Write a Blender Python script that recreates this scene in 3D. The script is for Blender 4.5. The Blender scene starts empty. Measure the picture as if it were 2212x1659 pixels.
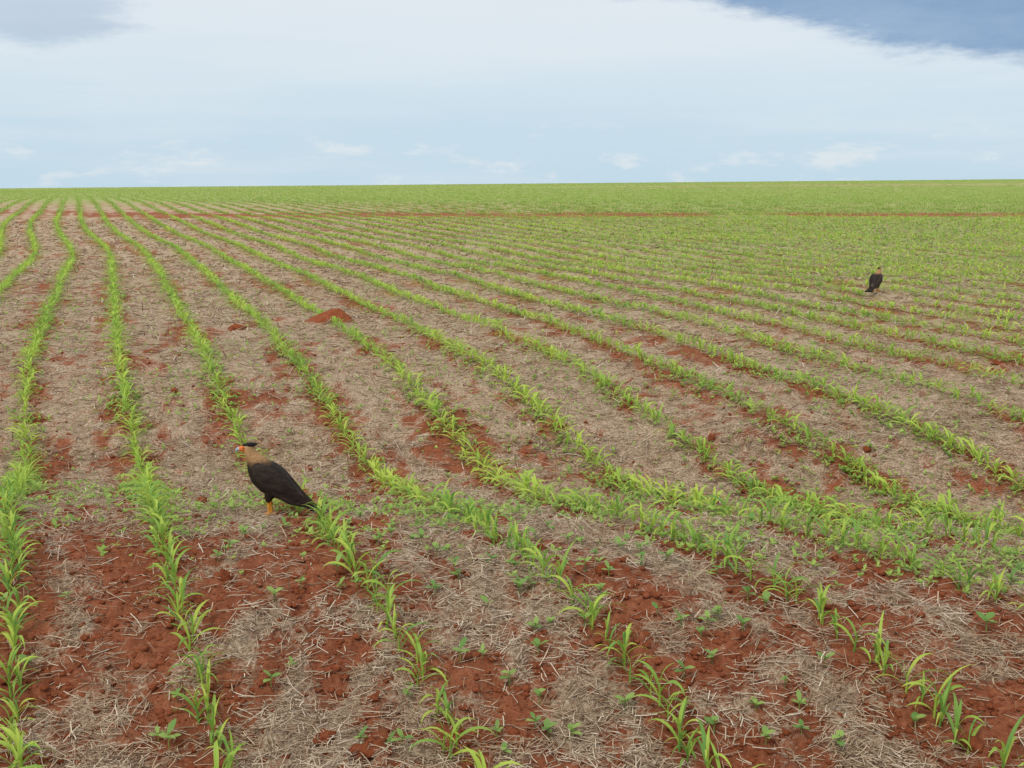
import bpy, bmesh, math, random
import numpy as np
from mathutils import Vector, Matrix, noise as mnoise
rng = np.random.default_rng(11); random.seed(11)
scene = bpy.context.scene
COL = scene.collection
# ------------------------------------------------------------------ survey of the field
F, CX, CY, YH = 2372.0, 1106.0, 829.5, 385.0
TH = math.atan((CY - YH) / F)
HC = 2.0          # camera height
S = 0.9           # seed row spacing across the view
meas = [(1600,470,2000),(1430,428,1850),(1320,400,1720),(1220,375,1590),(1130,335,1350),(1050,312,1060),
        (920,280,960),(800,260,850),(690,249,700),(600,243,560),(560,240,487),(535,226,450),(505,190,378),(480,175,337),(460,174,306)]
tD, tH, tC = [], [], []
for y, x1, x4 in meas:
    zc = F * 3 * S / (x4 - x1)
    yd = (y - CY) * zc / F
    tD.append(zc * math.cos(TH) - yd * math.sin(TH)); tH.append(zc * math.sin(TH) + yd * math.cos(TH))
    tC.append((x1 - CX) * zc / F)
dl = tD[-1]; cl = tC[-1]
tD = [0.3, 3.0] + tD; tH = [tH[0] + .05, tH[0] + .02] + tH
tC = [tC[0] + .41 * (tD[2] - .3), tC[0] + .41 * (tD[2] - 3.0)] + tC
for D, H in [(62,1.36),(100,1.47),(180,1.58),(320,1.56),(420,2.6),(600,6),(1000,14),(4000,70)]:
    tD.append(D); tH.append(H); tC.append(cl - .392 * (D - dl))
lg = np.linspace(math.log(.3), math.log(4000), 4000)
gH = np.interp(lg, np.log(tD), tH)
gC = np.interp(np.exp(lg), tD, tC)
def smooth(a, sig):
    st = lg[1] - lg[0]; n = int(3 * sig / st); k = np.exp(-.5 * (np.arange(-n, n + 1) * st / sig) ** 2); k /= k.sum()
    return np.convolve(np.pad(a, n, mode='edge'), k, 'valid')
gH = smooth(gH, .035)
gCs = gC - (-.4 * np.exp(lg)); gCs = smooth(gCs, .025); gC = gCs - .4 * np.exp(lg)
def sst(a, b, x):
    t = np.clip((x - a) / (b - a), 0, 1); return t * t * (3 - 2 * t)
def hsh(ix, iy, seed):
    h = (ix.astype(np.int64) * 374761393 + iy.astype(np.int64) * 668265263 + seed * 974634777) & 0xffffffff
    h = ((h ^ (h >> 13)) * 1274126177) & 0xffffffff
    return ((h ^ (h >> 16)) & 0xffff) / 65535.0
def vn(x, y, seed=0):
    ix = np.floor(x); iy = np.floor(y); fx = x - ix; fy = y - iy
    fx = fx * fx * (3 - 2 * fx); fy = fy * fy * (3 - 2 * fy)
    a = hsh(ix, iy, seed); b = hsh(ix + 1, iy, seed); c = hsh(ix, iy + 1, seed); d = hsh(ix + 1, iy + 1, seed)
    return (a * (1 - fx) + b * fx) * (1 - fy) + (c * (1 - fx) + d * fx) * fy
def fbm(x, y, seed=0, o=4):
    s = 0; a = .5; t = 0
    for i in range(o):
        s = s + a * vn(x * 2 ** i, y * 2 ** i, seed + i); t += a; a *= .5
    return s / t
def cfun(D): return np.interp(np.log(np.maximum(D, .31)), lg, gC)
def rowk(X, D): return (X - cfun(D)) / S
def vdist(X, D):
    Xc = np.clip(X, -6, 6)
    return np.maximum(D + (.07 * Xc + .25 * np.maximum(0, Xc - .9) ** 1.2) * (1 - sst(9, 17, D)), .31)
def linen(X, D): return sst(.25, .60, fbm(X * .30, D * .3, 117, 3))
def terr(X, D):
    X = np.asarray(X, float); D = np.asarray(D, float)
    v = vdist(X, D)
    z = HC - np.interp(np.log(v), lg, gH)
    z = z + .0088 * X * sst(60, 250, D)
    fade = 1 - sst(18, 45, D)
    z = z + fade * (.08 * (fbm(X * .45, D * .45, 5, 2) - .5) * sst(7, 12, D) + .05 * (fbm(X * 1.7, D * 1.7, 9, 2) - .5)
                    + .035 * (fbm(X * 7, D * 7, 21, 3) - .5)) 
    z = z + (.038 * np.maximum(fbm(X * 13, D * 13, 33, 2) - .48, 0) / .3) * (1 - sst(9, 16, D))
    return z
def strawmask(X, D):
    k = rowk(X, D); rd = np.abs(k - np.round(k)) * 2
    n1 = fbm(X * 1.3, D * 1.0, 41, 3); n2 = fbm(k * 4.5, D * .8, 47, 3); n3 = fbm(X * 8, D * 6, 53, 4)
    far = sst(6.5, 9, D)
    v = .25 * n1 + .30 * n2 + .45 * n3 + (.15 + .0 * far) * (rd - .5) + .052 * far + .020
    v = v - .018 * (1 - far) * sst(.3, -1.4, X) - .03 * (1 - far) * np.exp(-((D - 5.3) / .6) ** 2)
    v = v - .25 * np.exp(-((D + .01 * X - 47.0) / 2.9) ** 2) * (.15 + .85 * linen(X, D))
    return sst(.36, .65, v)
def g1(X, D): return float(terr(np.array([X]), np.array([D]))[0])
def ground_at(px, py):
    rx = (px - CX) / F; ry = (py - CY) / F
    dY = math.cos(TH) - ry * math.sin(TH); dZ = -math.sin(TH) - ry * math.cos(TH)
    t = 2.5
    while t < 400:
        if HC + dZ * t <= g1(rx * t, dY * t): break
        t *= 1.001
    return rx * t, dY * t
def project(X, D, Z):
    z = Z - HC; zc = D * math.cos(TH) - z * math.sin(TH)
    yd = -z * math.cos(TH) - D * math.sin(TH)
    return CX + F * X / zc, CY + F * yd / zc, zc
# ------------------------------------------------------------------ materials
def newmat(name):
    m = bpy.data.materials.new(name); m.use_nodes = True; nt = m.node_tree
    return m, nt, nt.nodes['Principled BSDF']
def N(nt, t, **kw):
    n = nt.nodes.new(t)
    for k, v in kw.items(): setattr(n, k, v)
    return n
def ramp(nt, fac, stops):
    r = N(nt, 'ShaderNodeValToRGB'); e = r.color_ramp.elements
    while len(e) < len(stops): e.new(.5)
    for i, (p, c) in enumerate(stops): e[i].position = p; e[i].color = (*c, 1)
    nt.links.new(fac, r.inputs[0]); return r.outputs[0]
def noise(nt, scale, detail=4, rough=.55, vec=None, out=0):
    n = N(nt, 'ShaderNodeTexNoise'); n.inputs['Scale'].default_value = scale
    n.inputs['Detail'].default_value = detail; n.inputs['Roughness'].default_value = rough
    if vec is not None: nt.links.new(vec, n.inputs['Vector'])
    return n.outputs[out]
def mixc(nt, f, a, b):
    m = N(nt, 'ShaderNodeMix', data_type='RGBA')
    for s, v in ((m.inputs[0], f), (m.inputs[6], a), (m.inputs[7], b)):
        if isinstance(v, (int, float)): s.default_value = v
        elif isinstance(v, tuple): s.default_value = (*v, 1)
        else: nt.links.new(v, s)
    return m.outputs[2]
def math_(nt, op, a, b=0.0, clamp=False):
    m = N(nt, 'ShaderNodeMath', operation=op, use_clamp=clamp)
    for s, v in ((m.inputs[0], a), (m.inputs[1], b)):
        if isinstance(v, (int, float)): s.default_value = v
        else: nt.links.new(v, s)
    return m.outputs[0]
def attr(nt, name, out='Fac'):
    a = N(nt, 'ShaderNodeAttribute'); a.attribute_name = name; return a.outputs[out]
def maprange(nt, v, a, b, c=0., d=1.):
    m = N(nt, 'ShaderNodeMapRange', interpolation_type='SMOOTHSTEP'); nt.links.new(v, m.inputs[0])
    for i, q in enumerate((a, b, c, d)): m.inputs[i + 1].default_value = q
    return m.outputs[0]
SOIL = [(.30, (.16, .045, .021)), (.5, (.33, .105, .048)), (.70, (.54, .21, .105))]
def soil_col(nt, pos):
    a = noise(nt, 26, 7, .78, pos); b = noise(nt, 1.6, 3, .5, pos)
    f = math_(nt, 'ADD', math_(nt, 'MULTIPLY', a, .75), math_(nt, 'MULTIPLY', b, .25))
    return ramp(nt, f, SOIL)
def make_ground_mat():
    m, nt, P = newmat('red_soil_with_straw')
    pos = N(nt, 'ShaderNodeNewGeometry').outputs['Position']
    soil = soil_col(nt, pos)
    fine = noise(nt, 60, 5, .75, pos); med = noise(nt, 7, 4, .6, pos)
    st = ramp(nt, fine, [(.34, (.23, .135, .08)), (.48, (.49, .35, .23)), (.62, (.74, .60, .44))])
    mask = math_(nt, 'ADD', attr(nt, 'straw'), math_(nt, 'MULTIPLY', math_(nt, 'SUBTRACT', med, .5), 1.1))
    mask = math_(nt, 'ADD', mask, math_(nt, 'MULTIPLY', math_(nt, 'SUBTRACT', fine, .5), 1.6))
    mask = maprange(nt, mask, .28, 1.0)
    c = mixc(nt, mask, soil, st)
    # the far bank of bare earth reads browner than the near soil
    gn = noise(nt, 1.1, 5, .65, pos)
    g = ramp(nt, gn, [(.3, (.25, .36, .07)), (.65, (.38, .48, .12))])
    gm = math_(nt, 'MULTIPLY', attr(nt, 'green'), maprange(nt, noise(nt, 2.4, 5, .7, pos), .32, .54))
    c = mixc(nt, gm, c, g)
    nt.links.new(c, P.inputs['Base Color']); P.inputs['Roughness'].default_value = .95
    P.inputs['Specular IOR Level'].default_value = .15
    bp = N(nt, 'ShaderNodeBump'); bp.inputs['Strength'].default_value = 1.0; bp.inputs['Distance'].default_value = .035
    nt.links.new(noise(nt, 38, 6, .7, pos), bp.inputs['Height']); nt.links.new(bp.outputs[0], P.inputs['Normal'])
    return m
def make_soil_mat(name='loose_red_soil', bright=1.0):
    m, nt, P = newmat(name)
    pos = N(nt, 'ShaderNodeNewGeometry').outputs['Position']
    c = mixc(nt, .45, soil_col(nt, pos), (.34 * bright, .078 * bright, .027 * bright))
    nt.links.new(c, P.inputs['Base Color']); P.inputs['Roughness'].default_value = .95
    P.inputs['Specular IOR Level'].default_value = .1
    bp = N(nt, 'ShaderNodeBump'); bp.inputs['Strength'].default_value = 1.0; bp.inputs['Distance'].default_value = .025
    nt.links.new(noise(nt, 45, 6, .75, pos), bp.inputs['Height']); nt.links.new(bp.outputs[0], P.inputs['Normal'])
    return m
def make_leaf_mat(name, stops, source):
    m, nt, P = newmat(name)
    if source == 'object':
        f = N(nt, 'ShaderNodeObjectInfo').outputs['Random']
    else: f = attr(nt, 'var')
    pos = N(nt, 'ShaderNodeNewGeometry').outputs['Position']
    f = math_(nt, 'ADD', math_(nt, 'MULTIPLY', f, .65), math_(nt, 'MULTIPLY', noise(nt, 14, 3, .5, pos), .35))
    c = ramp(nt, f, stops)
    nt.links.new(c, P.inputs['Base Color']); P.inputs['Roughness'].default_value = .55
    P.inputs['Specular IOR Level'].default_value = .3
    tr = N(nt, 'ShaderNodeBsdfTranslucent'); nt.links.new(c, tr.inputs['Color'])
    mx = N(nt, 'ShaderNodeMixShader'); mx.inputs[0].default_value = .4
    out = [n for n in nt.nodes if n.type == 'OUTPUT_MATERIAL'][0]
    nt.links.new(P.outputs[0], mx.inputs[1]); nt.links.new(tr.outputs[0], mx.inputs[2]); nt.links.new(mx.outputs[0], out.inputs[0])
    return m
CORN = [(.15, (.21, .40, .085)), (.45, (.38, .575, .09)), (.75, (.57, .71, .12))]
M_ground = make_ground_mat()
M_mound = make_soil_mat('fresh_red_soil', .85); M_clod = make_soil_mat('clod_soil', .95)
M_leaf = make_leaf_mat('maize_leaf', [(.15, (.18, .37, .08)), (.45, (.34, .53, .085)), (.75, (.54, .68, .11))], 'object')
M_leafs = make_leaf_mat('maize_leaf_rows', CORN, 'attr')
M_leaff = make_leaf_mat('maize_leaf_distant', [(.15, (.26, .39, .09)), (.45, (.36, .50, .115)), (.75, (.46, .57, .15))], 'attr')
M_weed = make_leaf_mat('weed_leaf', [(.2, (.17, .34, .08)), (.7, (.36, .52, .13))], 'object')
M_weeds = make_leaf_mat('weed_cover', [(.2, (.25, .42, .08)), (.7, (.44, .60, .13))], 'attr')
def make_straw_mat():
    m, nt, P = newmat('dry_straw')
    pos = N(nt, 'ShaderNodeNewGeometry').outputs['Position']
    c = ramp(nt, attr(nt, 'var'), [(0, (.19, .105, .06)), (.3, (.44, .315, .205)), (.7, (.69, .555, .40)), (1, (.86, .76, .60))])
    sh = ramp(nt, noise(nt, 2.2, 4, .6, pos), [(.35, (.78, .70, .62)), (.6, (1, 1, 1))])
    mm = N(nt, 'ShaderNodeMix', data_type='RGBA', blend_type='MULTIPLY'); mm.inputs[0].default_value = 1
    nt.links.new(c, mm.inputs[6]); nt.links.new(sh, mm.inputs[7])
    nt.links.new(mm.outputs[2], P.inputs['Base Color']); P.inputs['Roughness'].default_value = .7
    return m
M_straw = make_straw_mat()
# ------------------------------------------------------------------ mesh helpers
def mesh_np(name, V, Q, mat, attrs=None, smooth_=False):
    me = bpy.data.meshes.new(name); n = len(V); m = len(Q)
    me.vertices.add(n); me.vertices.foreach_set('co', np.ascontiguousarray(V, np.float32).ravel())
    me.loops.add(4 * m); me.loops.foreach_set('vertex_index', np.ascontiguousarray(Q, np.int32).ravel())
    me.polygons.add(m); me.polygons.foreach_set('loop_start', np.arange(0, 4 * m, 4, dtype=np.int32))
    if smooth_: me.polygons.foreach_set('use_smooth', np.ones(m, bool))
    me.update(calc_edges=True)
    for k, a in (attrs or {}).items():
        at = me.attributes.new(k, 'FLOAT', 'POINT'); at.data.foreach_set('value', np.ascontiguousarray(a, np.float32))
    me.materials.append(mat)
    return me
def link(name, me, parent=None):
    o = bpy.data.objects.new(name, me); COL.objects.link(o)
    if parent is not None: o.parent = parent
    return o
def scatter(templates, P, yaw, sc, var):
    Vs, Qs, As = [], [], []; off = 0
    pick = rng.integers(0, len(templates), len(P))
    for i, (tv, tq) in enumerate(templates):
        idx = np.where(pick == i)[0]
        if len(idx) == 0: continue
        c = np.cos(yaw[idx])[:, None]; s = np.sin(yaw[idx])[:, None]; k = sc[idx][:, None]
        x = tv[None, :, 0] * k; y = tv[None, :, 1] * k; z = tv[None, :, 2] * k
        V = np.stack([c * x - s * y + P[idx, 0:1], s * x + c * y + P[idx, 1:2], z + P[idx, 2:3]], -1).reshape(-1, 3)
        Q = (tq[None] + (np.arange(len(idx)) * len(tv))[:, None, None]).reshape(-1, 4) + off
        Vs.append(V); Qs.append(Q); As.append(np.repeat(var[idx], len(tv))); off += len(V)
    return np.concatenate(Vs), np.concatenate(Qs), np.concatenate(As)
def blade(L, W, az, el, curl, base, nseg, fold=.3, twist=0., peak=.35):
    V, Q = [], []; p = np.array(base, float); ds = L / nseg; a = el
    h = np.array([math.cos(az), math.sin(az), 0]); side0 = np.array([-math.sin(az), math.cos(az), 0])
    for i in range(nseg + 1):
        s = i / nseg
        w = W * (.45 + .55 * min(1, s / peak)) if s < peak else W * max(.04, 1 - ((s - peak) / (1 - peak)) ** 1.8)
        d = h * math.cos(a) + np.array([0, 0, 1]) * math.sin(a); nrm = np.cross(side0, d) * -1
        tw = twist * s; side = side0 * math.cos(tw) + nrm * math.sin(tw)
        V += [p + side * w * .5 + nrm * w * fold * .5, p.copy(), p - side * w * .5 + nrm * w * fold * .5]
        if i < nseg:
            b = i * 3; Q += [(b, b + 3, b + 4, b + 1), (b + 1, b + 4, b + 5, b + 2)]
        p = p + d * ds; a -= curl / nseg * (.25 + 1.5 * (s + .5 / nseg))
    return np.array(V), np.array(Q)
def stemtube(h, r0, r1, n=6, lean=(0, 0)):
    V, Q = [], []
    for j, (s, r) in enumerate(((-.1, r0), (.5, (r0 + r1) * .5), (1, r1))):
        for i in range(n):
            a = 2 * math.pi * i / n; V.append((lean[0] * s + r * math.cos(a), lean[1] * s + r * math.sin(a), h * s))
    for j in range(2):
        for i in range(n): Q.append((j * n + i, j * n + (i + 1) % n, (j + 1) * n + (i + 1) % n, (j + 1) * n + i))
    return np.array(V), np.array(Q)
def joinp(parts):
    V, Q, o = [], [], 0
    for v, q in parts: V.append(v); Q.append(q + o); o += len(v)
    return np.concatenate(V), np.concatenate(Q)
# ------------------------------------------------------------------ ground
Dg = np.geomspace(1.0, 3600, 930); tg = np.linspace(-1.3, 1.3, 640)
DD, TT = np.meshgrid(Dg, tg, indexing='ij'); XX = TT * (DD + 1.5)
ZZ = terr(XX.ravel(), DD.ravel())
V = np.stack([XX.ravel(), DD.ravel(), ZZ], -1)
nr, nc = DD.shape
I = (np.arange(nr - 1)[:, None] * nc + np.arange(nc - 1)[None]).ravel()
Q = np.stack([I, I + 1, I + nc + 1, I + nc], -1)
sm = strawmask(XX.ravel(), DD.ravel())
Dv = DD.ravel(); Xv = XX.ravel()
kk = rowk(Xv, Dv); rdv = np.abs(kk - np.round(kk)) * 2
gr = .95 * sst(50, 75, Dv) + .55 * sst(9, 28, Dv) * (1 - sst(.15, .75, rdv)) * (1 - sst(50, 75, Dv)) + .62 * sst(12, 34, Dv) * sst(-5, 9, Xv) * (1 - sst(50, 75, Dv))
gr = np.clip(gr, 0, .95) * (1 - .97 * np.exp(-((Dv - 47) / 3) ** 2) * (.25 + .75 * linen(Xv, Dv))) * (1 - .6 * np.exp(-((Dv - 190) / 9) ** 2) * sst(0, 40, Xv))
g = link('ground', mesh_np('ground', V, Q, M_ground, {'straw': sm, 'green': gr}, True)); g['kind'] = 'structure'
# ------------------------------------------------------------------ straw litter
def straws(n, d0, d1, seg, lenr, rad):
    D = np.exp(rng.uniform(math.log(d0), math.log(d1), n)); X = rng.uniform(-.70, .70, n) * (D + .6)
    m = strawmask(X, D); keep = rng.random(n) < (.12 + .88 * m ** 1.2) * (.40 + 1.2 * fbm(X * 3, D * 3, 71, 2)).clip(0, 1)
    D = D[keep]; X = X[keep]; m = m[keep]; n = len(D)
    yaw = rng.normal(0, 1.4, n); L = rng.uniform(*lenr, n) * rng.uniform(.5, 1, n)
    tilt = rng.normal(0, .16, n); st = rng.random(n) < .08; tilt[st] = rng.uniform(.35, 1.2, st.sum()); L[st] *= .7
    r = rad * rng.uniform(.45, 1.6, n) * np.maximum(1, D / 6.5)
    P0 = np.stack([X, D, terr(X, D) + r * .5 + rng.random(n) * .024 * m], -1)
    d = np.stack([np.cos(yaw) * np.cos(tilt), np.sin(yaw) * np.cos(tilt), np.sin(tilt)], -1)
    P0[:, 2] += np.abs(np.sin(tilt)) * L * .4
    s1 = np.stack([-np.sin(yaw), np.cos(yaw), 0 * yaw], -1); s2 = np.cross(d, s1)
    Vs = []
    bend = rng.normal(0, .2, n)
    ts = np.linspace(-.5, .5, seg + 1)
    for t in ts:
        c = P0 + d * (t * L)[:, None] + s1 * (bend * L * (.25 - t * t))[:, None]
        for a in (0.5, 2.6, 4.7):
            Vs.append(c + s1 * (r * math.cos(a))[:, None] + s2 * (r * math.sin(a))[:, None])
    V = np.stack(Vs, 1).reshape(-1, 3); k = 3 * (seg + 1); q = []
    for j in range(seg):
        for i in range(3): q.append((j * 3 + i, j * 3 + (i + 1) % 3, j * 3 + 3 + (i + 1) % 3, j * 3 + 3 + i))
    Q = (np.array(q)[None] + (np.arange(n) * k)[:, None, None]).reshape(-1, 4)
    var = np.clip(rng.normal(.52, .27, n), 0, 1); var[st] *= .45
    return V, Q, np.repeat(var, k)
a = straws(125000, 3.1, 9, 2, (.04, .15), .0017); b = straws(85000, 8.5, 42, 1, (.08, .24), .0018)
V = np.concatenate([a[0], b[0]]); Q = np.concatenate([a[1], b[1] + len(a[0])]); A = np.concatenate([a[2], b[2]])
o = link('straw_litter', mesh_np('straw_litter', V, Q, M_straw, {'var': A}))
o['kind'] = 'stuff'; o['label'] = 'dry pale straw and stubble strewn over the red soil between seed rows'; o['category'] = 'straw'
# crumbs of soil
def crumbs(n):
    D = np.exp(rng.uniform(math.log(3.1), math.log(16), n)); X = rng.uniform(-.72, .72, n) * (D + .6)
    keep = rng.random(n) < (1 - strawmask(X, D)) * .9 + .06; D = D[keep]; X = X[keep]; n = len(D)
    bm = bmesh.new(); bmesh.ops.create_cube(bm, size=1)
    bmesh.ops.subdivide_edges(bm, edges=bm.edges, cuts=1, use_grid_fill=True)
    tv0 = np.array([v.co[:] for v in bm.verts]); tq = np.array([[v.index for v in f.verts] for f in bm.faces]); bm.free()
    ts = []
    for i in range(5):
        tv = tv0 / np.linalg.norm(tv0, axis=1, keepdims=True) * rng.uniform(.6, 1.25, (len(tv0), 1)); tv[:, 2] *= .6; ts.append((tv, tq))
    P = np.stack([X, D, terr(X, D)], -1)
    return scatter(ts, P, rng.uniform(0, 6.28, n), .004 + .020 * rng.random(n) ** 3.0, rng.random(n))
V, Q, A = crumbs(60000)
o = link('soil_crumbs', mesh_np('soil_crumbs', V, Q, M_clod)); o['kind'] = 'stuff'; o['label'] = 'loose crumbs of red soil scattered on bare ground'; o['category'] = 'soil'
# ------------------------------------------------------------------ maize
MX, MD = ground_at(722, 697); BX, BD = ground_at(584, 1118); FX, FD = ground_at(1891, 635)
def clear_of_birds(X, D):
    k = ~(((X - BX - .14) / .34) ** 2 + ((D - BD + .18) / .28) ** 2 < 1)
    k &= ~(((X - FX) / .24) ** 2 + ((D - FD + .5) / .85) ** 2 < 1)
    return k & ~(((X - MX + .05) / .42) ** 2 + ((D - MD) / .3) ** 2 < 1)
def corn_spec(rs):
    sp = []; n = rs.choice([4, 5, 5, 6]); az0 = rs.uniform(0, 6.28)
    for i in range(n):
        f = i / (n - 1); az = az0 + (i % 2) * math.pi + rs.uniform(-.5, .5)
        L = (.085 + .125 * math.sin(math.pi * min(1, .15 + f * .75))) * rs.uniform(.8, 1.15); Wd = (.009 + .0075 * math.sin(math.pi * (.2 + .6 * f))) * rs.uniform(.85, 1.15)
        el = math.radians(46 + 36 * f + rs.uniform(-10, 8)); curl = math.radians(rs.uniform(85, 170) * (1 - .2 * f))
        sp.append((L, Wd, az, el, curl, (0, 0, .012 + .072 * f), rs.uniform(-1.2, 1.2)))
    return sp
rs = random.Random(5)
specs = [corn_spec(rs) for _ in range(12)]
looks = []
for sp in specs:
    mc = sum(s[4] for s in sp) / len(sp)
    looks.append('arching' if mc > math.radians(112) else ('leafy' if len(sp) >= 5 else 'upright'))
hi = []
for sp in specs:
    v, q = stemtube(.088, .0055, .0035)
    st = mesh_np('maize_stem', v, q, M_leaf, None, True)
    lv = [mesh_np('maize_leaf', *blade(L, Wd, az, el, cu, b, 8, .35, tw), M_leaf, None, True) for L, Wd, az, el, cu, b, tw in sp]
    hi.append((st, lv))
mid = [joinp([blade(L, Wd * 1.25, az, el - .22, cu, b, 4, .3, tw) for L, Wd, az, el, cu, b, tw in sp]) for sp in specs]
low = [joinp([blade(L * 1.05, Wd * 2.0, az, el - .45, cu, (b[0], b[1], b[2] * .7), 2, .2, 0) for L, Wd, az, el, cu, b, tw in sp[1:]]) for sp in specs]
PX, PD, PK = [], [], []
rowoff = {-1: .12, 1: -.05, 2: -.07, -2: .12}
for k in range(-16, 75):
    D = np.concatenate([np.arange(2.9, 5.2, .066), np.arange(5.2, 48, .058)]); D = D + rng.uniform(-.03, .03, len(D))
    X = k * S + cfun(D) + rng.normal(0, .022, len(D)) + .05 * (fbm(D * .5, D * 0 + k * 3.7, 88, 2) - .5)
    X = X + rowoff.get(k, 0) * (1 - sst(5.0, 6.6, D))
    keep = (np.abs(X) < .64 * D + 1.0) & (rng.random(len(D)) > .06) & (rng.random(len(D)) > 1.0 * np.exp(-((D - 46.3) / 2.3) ** 2) * (.45 + .55 * linen(X, D)))
    keep &= clear_of_birds(X, D)
    PX.append(X[keep]); PD.append(D[keep]); PK.append(np.full(keep.sum(), k))
PX = np.concatenate(PX); PD = np.concatenate(PD); PK = np.concatenate(PK)
PZ = terr(PX, PD)
z = PZ - HC; zc = PD * math.cos(TH) - z * math.sin(TH); yd = -z * math.cos(TH) - PD * math.sin(TH)
sx = CX + F * PX / zc; sy = CY + F * yd / zc
inv = (sx > -10) & (sx < 2222) & (sy < 1690) & (PD > 3)
order = np.argsort(np.where(inv, zc, 1e9))
near = set(order[:300].tolist())
ones = ['first','second','third','fourth','fifth','sixth','seventh','eighth','ninth','tenth','eleventh','twelfth','thirteenth','fourteenth','fifteenth','sixteenth','seventeenth','eighteenth','nineteenth']
def ordinal(n):
    if n < 20: return ones[n - 1]
    t = {2: ('twenty', 'twentieth'), 3: ('thirty', 'thirtieth'), 4: ('forty', 'fortieth'), 5: ('fifty', 'fiftieth'), 6: ('sixty', 'sixtieth'), 7: ('seventy', 'seventieth')}[n // 10]
    return t[1] if n % 10 == 0 else t[0] + '-' + ones[n % 10 - 1]
def rowname(k):
    if k < -1: return 'seed row beyond the leftmost'
    if k == -1: return 'leftmost seed row'
    return ordinal(k + 2) + ' seed row from the left'
byrow = {}
for i in sorted(near, key=lambda i: PD[i]): byrow.setdefault(int(PK[i]), []).append(i)
for k, lst in byrow.items():
    for j, i in enumerate(lst):
        v = rs.randrange(12)
        r = bpy.data.objects.new('maize_plant', None); COL.objects.link(r); r.empty_display_size = .05
        r.location = (PX[i], PD[i], PZ[i] - .003); r.rotation_euler = (rs.uniform(-.1, .1), rs.uniform(-.1, .1), rs.uniform(0, 6.28))
        s_ = rs.uniform(.60, 1.04); r.scale = (s_, s_, s_)
        r['label'] = 'young %s maize plant, %s from the front in the %s' % (looks[v], ordinal(j + 1), rowname(k))
        r['category'] = 'maize plant'; r['group'] = 'young maize plants standing in seed rows'
        link('stem', hi[v][0], r)
        for lm in hi[v][1]: link('leaf', lm, r)
rest = np.array([i for i in range(len(PX)) if i not in near])
clump = fbm(PX * .5, PD * .5, 61, 2)
def rows_of(idx, tm):
    P = np.stack([PX[idx], PD[idx], PZ[idx]], -1); n = len(idx); c = clump[idx]
    s = rng.uniform(.66, 1.0, n) * (.80 + .4 * c) * (1 - .12 * sst(7, 12, PD[idx]))
    return scatter(tm, P, rng.uniform(0, 6.28, n), s, np.clip(rng.normal(.55 + .6 * (c - .5), .20, n), 0, 1))
a1 = rows_of(rest[PD[rest] < 14], mid); a1b = rows_of(rest[PD[rest] >= 14], low)
# far rows
def fartuft(rs, n, spread):
    return joinp([blade(rs.uniform(.12, .18), .035, rs.uniform(0, 6.28), rs.uniform(.4, 1.0), rs.uniform(.8, 2), (rs.uniform(-.02, .02), rs.uniform(-spread, spread), 0), 2, .2) for _ in range(n)])
ft = [fartuft(rs, 7, .4) for _ in range(6)]
n = 72000
D = 46 + (330 - 46) * rng.random(n) ** 1.3; X = rng.uniform(-.6, .6, n) * D
X = np.round(rowk(X, D)) * S + cfun(D) + rng.normal(0, .05, n) * (1 + 5 * sst(58, 100, D))
keep = ~((rng.random(n) < .8) & (X > 0) & (np.abs(D - 190) < 8)) & (rng.random(n) > 1.0 * np.exp(-((D - 46) / 3.0) ** 2) * (.45 + .55 * linen(X, D))); X = X[keep]; D = D[keep]; n = len(X)
P = np.stack([X, D, terr(X, D)], -1)
a2 = scatter(ft, P, np.full(n, .38) + rng.choice([0, math.pi], n), rng.uniform(.8, 1.1, n) * (1 + sst(60, 250, D) * .2), np.clip(rng.normal(.54, .08, n), 0, 1))
Vs, Qs, As, off = [], [], [], 0
for t in (a1, a1b, a2): Vs.append(t[0]); Qs.append(t[1] + off); As.append(t[2]); off += len(t[0])
me = mesh_np('maize_rows', np.concatenate(Vs), np.concatenate(Qs), M_leafs, {'var': np.concatenate(As)}, True)
me.materials.append(M_leaff); mi = np.zeros(len(me.polygons), np.int32); mi[len(a1[1]) + len(a1b[1]):] = 1; me.polygons.foreach_set('material_index', mi)
o = link('maize_rows', me)
o['kind'] = 'stuff'; o['label'] = 'long rows of young green maize running back to the horizon'; o['category'] = 'maize'
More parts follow.
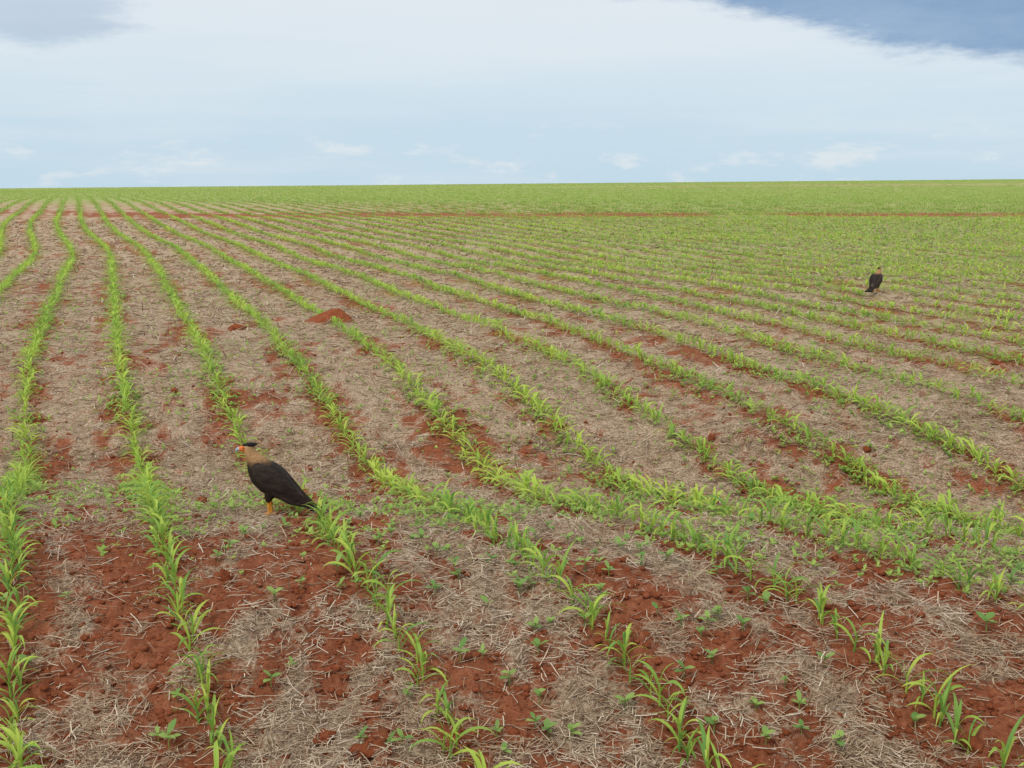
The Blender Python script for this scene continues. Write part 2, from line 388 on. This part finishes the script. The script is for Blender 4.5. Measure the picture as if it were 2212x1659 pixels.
# ------------------------------------------------------------------ weeds
def oval(L, W, az, el, base):
    return blade(L, W, az, el, .5, base, 4, .15, 0, .5)
wspecs = []
for i in range(6):
    nl = rs.choice([3, 4, 5]); h = rs.uniform(.03, .07); sp = []
    for j in range(nl):
        sp.append((rs.uniform(.03, .055), rs.uniform(.018, .032), j * 2.4 + rs.uniform(-.4, .4), rs.uniform(.1, .9), (0, 0, h * (.6 + .4 * j / nl))))
    wspecs.append((h, sp))
wm = []
for h, sp in wspecs:
    wm.append((mesh_np('weed_stem', *stemtube(h, .002, .0015, 5), M_weed, None, True), [mesh_np('weed_leaf', *oval(*s), M_weed, None, True) for s in sp]))
def oval2(L, W, az, el, base): return blade(L, W, az, el, .5, base, 2, .15, 0, .5)
wl = [joinp([oval2(*s) for s in sp]) for h, sp in wspecs]
cnt = 0; tries = 0
while cnt < 130 and tries < 9000:
    tries += 1
    D = math.exp(rs.uniform(math.log(3.4), math.log(6.3))); X = rs.uniform(-.5, .5) * D
    if float(fbm(np.array([X * 1.2]), np.array([D * 1.2]), 93, 2)[0]) < rs.uniform(.35, .68): continue
    k = float(rowk(np.array([X]), np.array([D]))[0])
    if abs(k - round(k)) < .09: continue
    z = g1(X, D); px, py, _ = project(X, D, z)
    if not (5 < px < 2207 and py < 1650): continue
    v = rs.randrange(6)
    r = bpy.data.objects.new('weed_seedling', None); COL.objects.link(r); r.empty_display_size = .03
    r.location = (X, D, z + .004); r.rotation_euler = (0, 0, rs.uniform(0, 6.28)); s_ = rs.uniform(.65, 1.25); r.scale = (s_,) * 3
    kl = math.floor(k)
    if kl < -1: gname = 'left of the leftmost seed row'
    else: gname = 'between the %s and %s seed rows from the left' % (ordinal(kl + 2), ordinal(kl + 3))
    side = 'low' if py > 1330 else 'farther back'
    r['label'] = 'broad-leaved weed seedling %s %s' % (side, gname)
    r['category'] = 'weed'; r['group'] = 'weed seedlings %s %s' % (side, gname)
    link('stem', wm[v][0], r)
    for lm in wm[v][1]: link('leaf', lm, r)
    cnt += 1
n = 150000
D = np.exp(rng.uniform(math.log(4.6), math.log(46), n)); X = rng.uniform(-.66, .66, n) * D
k = rowk(X, D); rd = np.abs(k - np.round(k)) * 2; vv = vdist(X, D)
pr = sst(.38, .64, fbm(X * .7, D * .7, 97, 3)) * .8 + .2; pr = pr * (1.0 - .8 * sst(.1, .55, rd)) * sst(5.6, 7.5, D)
pr = pr + .4 * np.exp(-((vv - 6.2) / .75) ** 2) * (1 - .5 * rd) * sst(-3.2, -1.0, X) * sst(.3, .6, fbm(X * 2, D * 2, 99, 2))
keep = (rng.random(n) < pr) & clear_of_birds(X, D); X = X[keep]; D = D[keep]; n = len(X)
a3 = scatter(wl, np.stack([X, D, terr(X, D)], -1), rng.uniform(0, 6.28, n), rng.uniform(.3, .9, n), rng.random(n))
o = link('weed_cover', mesh_np('weed_cover', a3[0], a3[1], M_weeds, {'var': a3[2]}, True))
o['kind'] = 'stuff'; o['label'] = 'fine low green weeds sprouting through the straw along the rows'; o['category'] = 'weeds'
# ------------------------------------------------------------------ mound and clods
def lump(name, px, py, w, d, h, seed, label, cat, mat, group=None, rough=.25, tail=0.0, sub=4, rz=0.):
    X, D = ground_at(px, py)
    bm = bmesh.new(); bmesh.ops.create_icosphere(bm, subdivisions=sub, radius=1)
    for v in bm.verts:
        c = v.co.copy(); nn = mnoise.fractal(c * 1.6 + Vector((seed * 7.1, 0, 0)), .7, 2.0, 4) * rough
        if cat == 'mound':
            nn += mnoise.fractal(c * 9, .8, 2.0, 3) * .05
            r2 = min(1, math.hypot(c.x, c.y)); c = Vector((c.x * (1 + nn), c.y * (1 + nn), (.5 + .5 * math.cos(math.pi * r2)) * (1 + nn) + .03 * mnoise.noise(c * 14) if c.z > 0 else -.2))
        else: c = c * (1 + nn)
        if tail and c.x < 0: c.x *= 1 + tail; c.z *= max(.3, 1 - .4 * min(1, -c.x / (1 + tail)))
        v.co = Vector((c.x * w * .5, c.y * d * .5, c.z * h))
    me = bpy.data.meshes.new(name); bm.to_mesh(me); bm.free(); me.materials.append(mat)
    me.polygons.foreach_set('use_smooth', [True] * len(me.polygons))
    o = link(name, me); o.location = (X, D, g1(X, D) + (h * .15 if cat == 'clod' else -.01)); o.rotation_euler.z = rz
    o['label'] = label; o['category'] = cat
    if group: o['group'] = group
    return o
lump('soil_mound', 722, 697, .66, .56, .19, 3, 'fresh red soil mound heaped across a maize row left of centre', 'mound', M_mound, rough=.2, tail=.45, sub=5)
G = 'lumps of soil lying loose on the field'
CL = [(480,1256,.085,.05,'large dark red soil clod standing right of the second row, below the near bird'),
      (436,1090,.07,.04,'red soil clod just left of the near bird'),
      (378,848,.08,.035,'small red clod between rows, far above the near bird'),
      (512,712,.20,.05,'low brown soil lump on the straw left of the red mound'),
      (1538,948,.07,.035,'dark soil clod beside a maize row, right of centre'),
      (1872,975,.06,.03,'small dark clod on the straw, right of centre'),
      (2152,785,.10,.03,'dark red soil lump near the right edge below the far bird'),
      (800,1622,.13,.035,'flat red soil clod at the bottom edge'),
      (700,1600,.09,.03,'crumbly red clod near the bottom, left of the flat clod'),
      (1300,1235,.06,.03,'small red clod beside the fourth seed row from the left'),
      (1165,1190,.07,.03,'red clod on the bank between maize plants, centre'),
      (2100,1610,.08,.03,'reddish clod near the bottom right corner')]
for i, (px, py, w, h, lab) in enumerate(CL):
    lump('soil_clod', px, py, w, w * .8, h, 10 + i, lab, 'clod', M_clod, G, rough=.55, sub=3, rz=i)
# ------------------------------------------------------------------ birds
def tube(bm, pts, n=16):
    rings = []
    for i, p in enumerate(pts):
        a = Vector(pts[max(0, i - 1)][:3]); b = Vector(pts[min(len(pts) - 1, i + 1)][:3]); d = (b - a).normalized()
        side = Vector((0, 1, 0)); side = (side - d * side.dot(d)).normalized() if abs(d.y) < .95 else Vector((1, 0, 0)); up = d.cross(side)
        c = Vector(p[:3])
        rings.append([bm.verts.new(c + side * math.cos(2 * math.pi * k / n) * p[3] + up * math.sin(2 * math.pi * k / n) * p[4]) for k in range(n)])
    for i in range(len(rings) - 1):
        for k in range(n): bm.faces.new((rings[i][k], rings[i][(k + 1) % n], rings[i + 1][(k + 1) % n], rings[i + 1][k]))
    bm.faces.new(rings[0][::-1]); bm.faces.new(rings[-1])
LIFT = 0.0
def finish(name, bm, mat, parent=None, remesh=0, subsurf=0, sm_it=0):
    for v in bm.verts:
        if v.co.x < -.05: v.co.z += LIFT * (-.05 - v.co.x)
    bmesh.ops.recalc_face_normals(bm, faces=bm.faces)
    me = bpy.data.meshes.new(name); bm.to_mesh(me); bm.free()
    o = link(name, me)
    if subsurf: m = o.modifiers.new('s', 'SUBSURF'); m.levels = subsurf; m.render_levels = subsurf
    if remesh: m = o.modifiers.new('r', 'REMESH'); m.mode = 'VOXEL'; m.voxel_size = remesh
    if sm_it: m = o.modifiers.new('m', 'SMOOTH'); m.factor = .5; m.iterations = sm_it
    if subsurf or remesh or sm_it:
        dg = bpy.context.evaluated_depsgraph_get(); me2 = bpy.data.meshes.new_from_object(o.evaluated_get(dg))
        o.modifiers.clear(); o.data = me2; me2.name = name
    o.data.polygons.foreach_set('use_smooth', [True] * len(o.data.polygons))
    o.data.materials.clear(); o.data.materials.append(mat)
    if parent is not None: o.parent = parent
    return o
def plumage(name, base, light, sc=70):
    m, nt, P = newmat(name)
    tc = N(nt, 'ShaderNodeTexCoord').outputs['Object']
    mp = N(nt, 'ShaderNodeMapping'); mp.inputs['Scale'].default_value = (.25, 1, 1); mp.inputs['Rotation'].default_value = (0, -.62, 0); nt.links.new(tc, mp.inputs[0])
    ff = noise(nt, sc, 5, .6, mp.outputs[0])
    c = ramp(nt, ff, [(.38, base), (.68, light)])
    nt.links.new(c, P.inputs['Base Color']); P.inputs['Roughness'].default_value = .75; P.inputs['Specular IOR Level'].default_value = .2
    bp = N(nt, 'ShaderNodeBump'); bp.inputs['Strength'].default_value = .4; bp.inputs['Distance'].default_value = .003
    nt.links.new(ff, bp.inputs['Height']); nt.links.new(bp.outputs[0], P.inputs['Normal'])
    return m
M_wing = plumage('brown_wing_feathers', (.020, .013, .010), (.052, .034, .025))
M_wing_far = plumage('grey_brown_wing_feathers', (.030, .022, .018), (.085, .064, .052))
M_tail = plumage('dark_tail_feathers', (.012, .009, .008), (.028, .020, .016))
M_cap = plumage('black_cap_feathers', (.007, .006, .006), (.015, .012, .011))
def vcolmat():
    m, nt, P = newmat('bird_body_plumage')
    tc = N(nt, 'ShaderNodeTexCoord').outputs['Object']
    c = attr(nt, 'plume', 'Color'); bar = noise(nt, 160, 3, .6, tc)
    cc = N(nt, 'ShaderNodeMix', data_type='RGBA', blend_type='MULTIPLY'); cc.inputs[0].default_value = 1
    nt.links.new(c, cc.inputs[6]); nt.links.new(ramp(nt, bar, [(.35, (.62, .58, .54)), (.6, (1.12, 1.12, 1.12))]), cc.inputs[7])
    nt.links.new(cc.outputs[2], P.inputs['Base Color']); P.inputs['Roughness'].default_value = .7; P.inputs['Specular IOR Level'].default_value = .25
    bp = N(nt, 'ShaderNodeBump'); bp.inputs['Strength'].default_value = .4; bp.inputs['Distance'].default_value = .003
    nt.links.new(bar, bp.inputs['Height']); nt.links.new(bp.outputs[0], P.inputs['Normal'])
    return m
M_body = vcolmat()
def plain(name, c, r=.4):
    m, nt, P = newmat(name); tc = N(nt, 'ShaderNodeTexCoord').outputs['Object']
    nt.links.new(mixc(nt, noise(nt, 120, 2, .5, tc), tuple(x * .75 for x in c), tuple(min(1, x * 1.2) for x in c)), P.inputs['Base Color']); P.inputs['Roughness'].default_value = r
    return m
M_beak = plain('pale_bill', (.42, .50, .55)); M_eye = plain('dark_eye', (.01, .008, .006), .1)
def build_bird(name, label, loc, rz, sc=(1., 1., 1.), mw=None):
    root = bpy.data.objects.new(name, None); COL.objects.link(root)
    bm = bmesh.new()
    tube(bm, [(-.20,0,.098,.010,.010),(-.16,0,.122,.032,.028),(-.11,0,.150,.053,.056),(-.06,0,.182,.068,.078),(-.01,0,.220,.077,.090),(.032,0,.260,.072,.085),
              (.060,0,.302,.058,.066),(.078,0,.335,.042,.048),(.092,0,.360,.032,.037),(.102,0,.382,.027,.032),(.110,0,.400,.025,.030),(.113,0,.418,.019,.021),(.114,0,.423,.006,.008)], 20)
    tube(bm, [(.078,0,.400,.008,.010),(.090,0,.402,.020,.021),(.112,0,.402,.025,.026),(.133,0,.399,.021,.022),(.148,0,.396,.016,.018),(.159,0,.394,.010,.013)], 16)
    for s in (-1, 1):
        tube(bm, [(-.025,s*.028,.19,.026,.040),(-.012,s*.034,.145,.026,.036),(-.002,s*.034,.118,.018,.024),(.002,s*.033,.098,.010,.012),(.0,s*.033,.080,.0085,.0085),(-.002,s*.033,.040,.008,.008),(.0,s*.033,.008,.0085,.0085)], 10)
        for a, L in ((0, .045), (.55, .038), (-.55, .038), (math.pi, .028)):
            c, q = math.cos(a), math.sin(a)
            tube(bm, [(-.004*c,s*.033-.004*q,.010,.006,.006),(L*.5*c,s*.033+L*.5*q,.010,.0052,.0055),(L*.85*c,s*.033+L*.85*q,.006,.005,.005),(L*c,s*.033+L*q,.003,.0025,.003)], 8)
    body = finish('body', bm, M_body, root, remesh=.0028, sm_it=3)
    me = body.data; n = len(me.vertices); co = np.zeros(n * 3, np.float32); me.vertices.foreach_get('co', co); co = co.reshape(-1, 3).astype(float)
    x, y, z = co.T
    dark = np.array([.024, .016, .012]); buff = np.array([.42, .235, .105]); face = np.array([.78, .21, .05]); leg = np.array([.80, .36, .05]); throat = np.array([.52, .32, .16])
    C = np.tile(dark, (n, 1))
    w = sst(.298, .345, z + .10 * (x - .06) + .02 * (fbm(x * 90 + 50, z * 90, 3, 2) - .5))[:, None]; 
    bars = (.72 + .28 * np.sin((z * 1.2 + x * .6) * 520))[:, None]; barw = (1 - sst(.32, .365, z))[:, None]
    C = C * (1 - w) + buff * (1 - barw * (1 - bars)) * w
    w = (sst(.345, .385, z) * sst(.095, .115, x))[:, None]; C = C * (1 - w) + throat * w
    w = (sst(.374, .386, z) * sst(.117, .127, x))[:, None]; C = C * (1 - w) + face * w
    w = (1 - sst(.088, .100, z))[:, None]; C = C * (1 - w) + leg * w
    w = ((1 - sst(-.20, -.15, x)) * sst(.09, .1, z))[:, None]; C = C * (1 - w) + np.array([.1, .075, .055]) * w
    at = me.attributes.new('plume', 'FLOAT_COLOR', 'POINT'); at.data.foreach_set('color', np.concatenate([C, np.ones((n, 1))], 1).astype(np.float32).ravel())
    for s in (-1, 1):
        bm = bmesh.new()
        tube(bm, [(.078,s*.042,.314,.006,.012),(.060,s*.053,.302,.013,.038),(.022,s*.066,.266,.016,.060),(-.030,s*.068,.222,.016,.067),(-.088,s*.058,.174,.014,.056),(-.14,s*.043,.134,.010,.042),(-.19,s*.030,.098,.007,.028),(-.255,s*.018,.062,.004,.013)], 14)
        for j in range(6):
            x0 = -.01 - .02 * j; z0 = .196 - .014 * j
            tube(bm, [(x0,s*(.070-.004*j),z0-.02,.002,.009),(x0-.06,s*(.066-.006*j),z0-.064+.004*j,.0025,.013),(x0-.115,s*(.052-.006*j),z0-.102+.008*j,.002,.011),(x0-.135,s*(.045-.005*j),z0-.116+.009*j,.001,.003)], 8)
        finish('wing', bm, mw or M_wing, root, subsurf=1)
    bm = bmesh.new()
    for j in range(7):
        zz = -.0015 * abs(j - 3)
        tube(bm, [(-.15,(j-3)*.004,.116+zz,.010,.006),(-.21,(j-3)*.008,.078+zz,.013,.012),(-.285,(j-3)*.0125,.036+zz,.014,.017),(-.322,(j-3)*.014,.018+zz,.014,.017),(-.336,(j-3)*.0142,.012+zz,.011,.012)], 8)
    finish('tail', bm, M_tail, root, subsurf=1)
    bm = bmesh.new()
    tube(bm, [(.146,0,.412,.007,.004),(.134,0,.415,.018,.008),(.114,0,.418,.023,.012),(.090,0,.419,.024,.014),(.072,0,.420,.017,.010),(.060,0,.422,.009,.006),(.052,0,.424,.003,.002)], 14)
    finish('crest', bm, M_cap, root, subsurf=1)
    bm = bmesh.new()
    tube(bm, [(.150,0,.396,.011,.014),(.162,0,.396,.009,.012),(.172,0,.392,.007,.009),(.179,0,.385,.0045,.006),(.182,0,.376,.0015,.002)], 10)
    finish('beak', bm, M_beak, root, subsurf=1)
    for s in (-1, 1):
        bm = bmesh.new(); bmesh.ops.create_uvsphere(bm, u_segments=12, v_segments=8, radius=.0048); bmesh.ops.translate(bm, vec=(.130, s * .0205, .404), verts=bm.verts)
        finish('eye', bm, M_eye, root)
    root.location = loc; root.rotation_euler = (0, 0, rz); root.scale = sc
    root['label'] = label; root['category'] = 'bird'
    return root
build_bird('crested_caracara', 'large dark brown bird in left profile, orange face, black cap, in the foreground', (BX, BD, g1(BX, BD) + .004), math.pi + .02, (1.03, 1.05, 1.05))
LIFT = .14
build_bird('crested_caracara', 'small distant dark bird seen from behind, standing among maize on the right', (FX, FD, g1(FX, FD) + .012), math.radians(52), (.93, 1.15, .93), M_wing_far)
# ------------------------------------------------------------------ sky and light
w = bpy.data.worlds.new('World'); scene.world = w; w.use_nodes = True; nt = w.node_tree; bg = nt.nodes['Background']
d = N(nt, 'ShaderNodeTexCoord').outputs['Generated']
sep = N(nt, 'ShaderNodeSeparateXYZ'); nt.links.new(d, sep.inputs[0]); zx, zz = sep.outputs[0], sep.outputs[2]
def mapped(sc, loc=(0, 0, 0)):
    m = N(nt, 'ShaderNodeMapping'); m.inputs['Scale'].default_value = sc; m.inputs['Location'].default_value = loc; nt.links.new(d, m.inputs[0]); return m.outputs[0]
sky = N(nt, 'ShaderNodeTexSky', sky_type='NISHITA'); sky.sun_disc = False; sky.sun_elevation = math.radians(52); sky.sun_rotation = math.radians(212)
skyc = N(nt, 'ShaderNodeMix', data_type='RGBA', blend_type='MULTIPLY'); skyc.inputs[0].default_value = 1; nt.links.new(sky.outputs[0], skyc.inputs[6]); skyc.inputs[7].default_value = (.1, .1, .1, 1)
veil = ramp(nt, zz, [(0, (.56, .725, .845)), (.045, (.58, .735, .85)), (.085, (.67, .785, .87)), (.14, (.76, .83, .89)), (1, (.92, .93, .95))])
wn = noise(nt, 1, 6, .6, mapped((2.2, 2.2, 22), (1.3, 0, .4)))
veil = mixc(nt, math_(nt, 'MULTIPLY', maprange(nt, wn, .42, .72), .4), veil, (.82, .86, .90))
pn = noise(nt, 1, 6, .6, mapped((15, 15, 52), (5.1, 2, 0)))
pz = math_(nt, 'MULTIPLY', maprange(nt, zz, .065, .02), maprange(nt, pn, .53, .68))
veil = mixc(nt, math_(nt, 'MULTIPLY', pz, .62), veil, (.81, .85, .88))
base = mixc(nt, .94, skyc.outputs[2], veil)
cn = noise(nt, 1, 9, .64, mapped((7, 7, 26), (.9, .7, 0)))
v = math_(nt, 'ADD', zz, math_(nt, 'MULTIPLY', math_(nt, 'SUBTRACT', cn, .5), .085))
v = math_(nt, 'ADD', v, maprange(nt, zx, .10, .36, 0, .066)); v = math_(nt, 'ADD', v, maprange(nt, zx, -.22, -.40, 0, .052))
dk = math_(nt, 'MULTIPLY', maprange(nt, v, .152, .174), maprange(nt, zz, .5, .22))
dk = math_(nt, 'MULTIPLY', dk, maprange(nt, zx, -.1, .2, .38, .92))
cc = ramp(nt, cn, [(.35, (.30, .44, .63)), (.7, (.20, .33, .54))])
base = mixc(nt, dk, base, cc)
nt.links.new(base, bg.inputs['Color']); bg.inputs['Strength'].default_value = 1.0
sun = bpy.data.lights.new('sun', 'SUN'); sun.energy = 1.65; sun.angle = math.radians(14); sun.color = (1, .94, .84)
so = bpy.data.objects.new('sun', sun); COL.objects.link(so); so.rotation_euler = (math.radians(38), 0, math.radians(-32))
cam = bpy.data.cameras.new('camera'); co = bpy.data.objects.new('camera', cam); COL.objects.link(co)
cam.sensor_width = 36; cam.lens = 36 * F / 2212; cam.clip_end = 6000; cam.clip_start = .05
co.location = (0, 0, HC); co.rotation_euler = (math.pi / 2 - TH, 0, 0); scene.camera = co
scene.view_settings.view_transform = 'Standard'; scene.view_settings.look = 'None'; scene.view_settings.exposure = 0
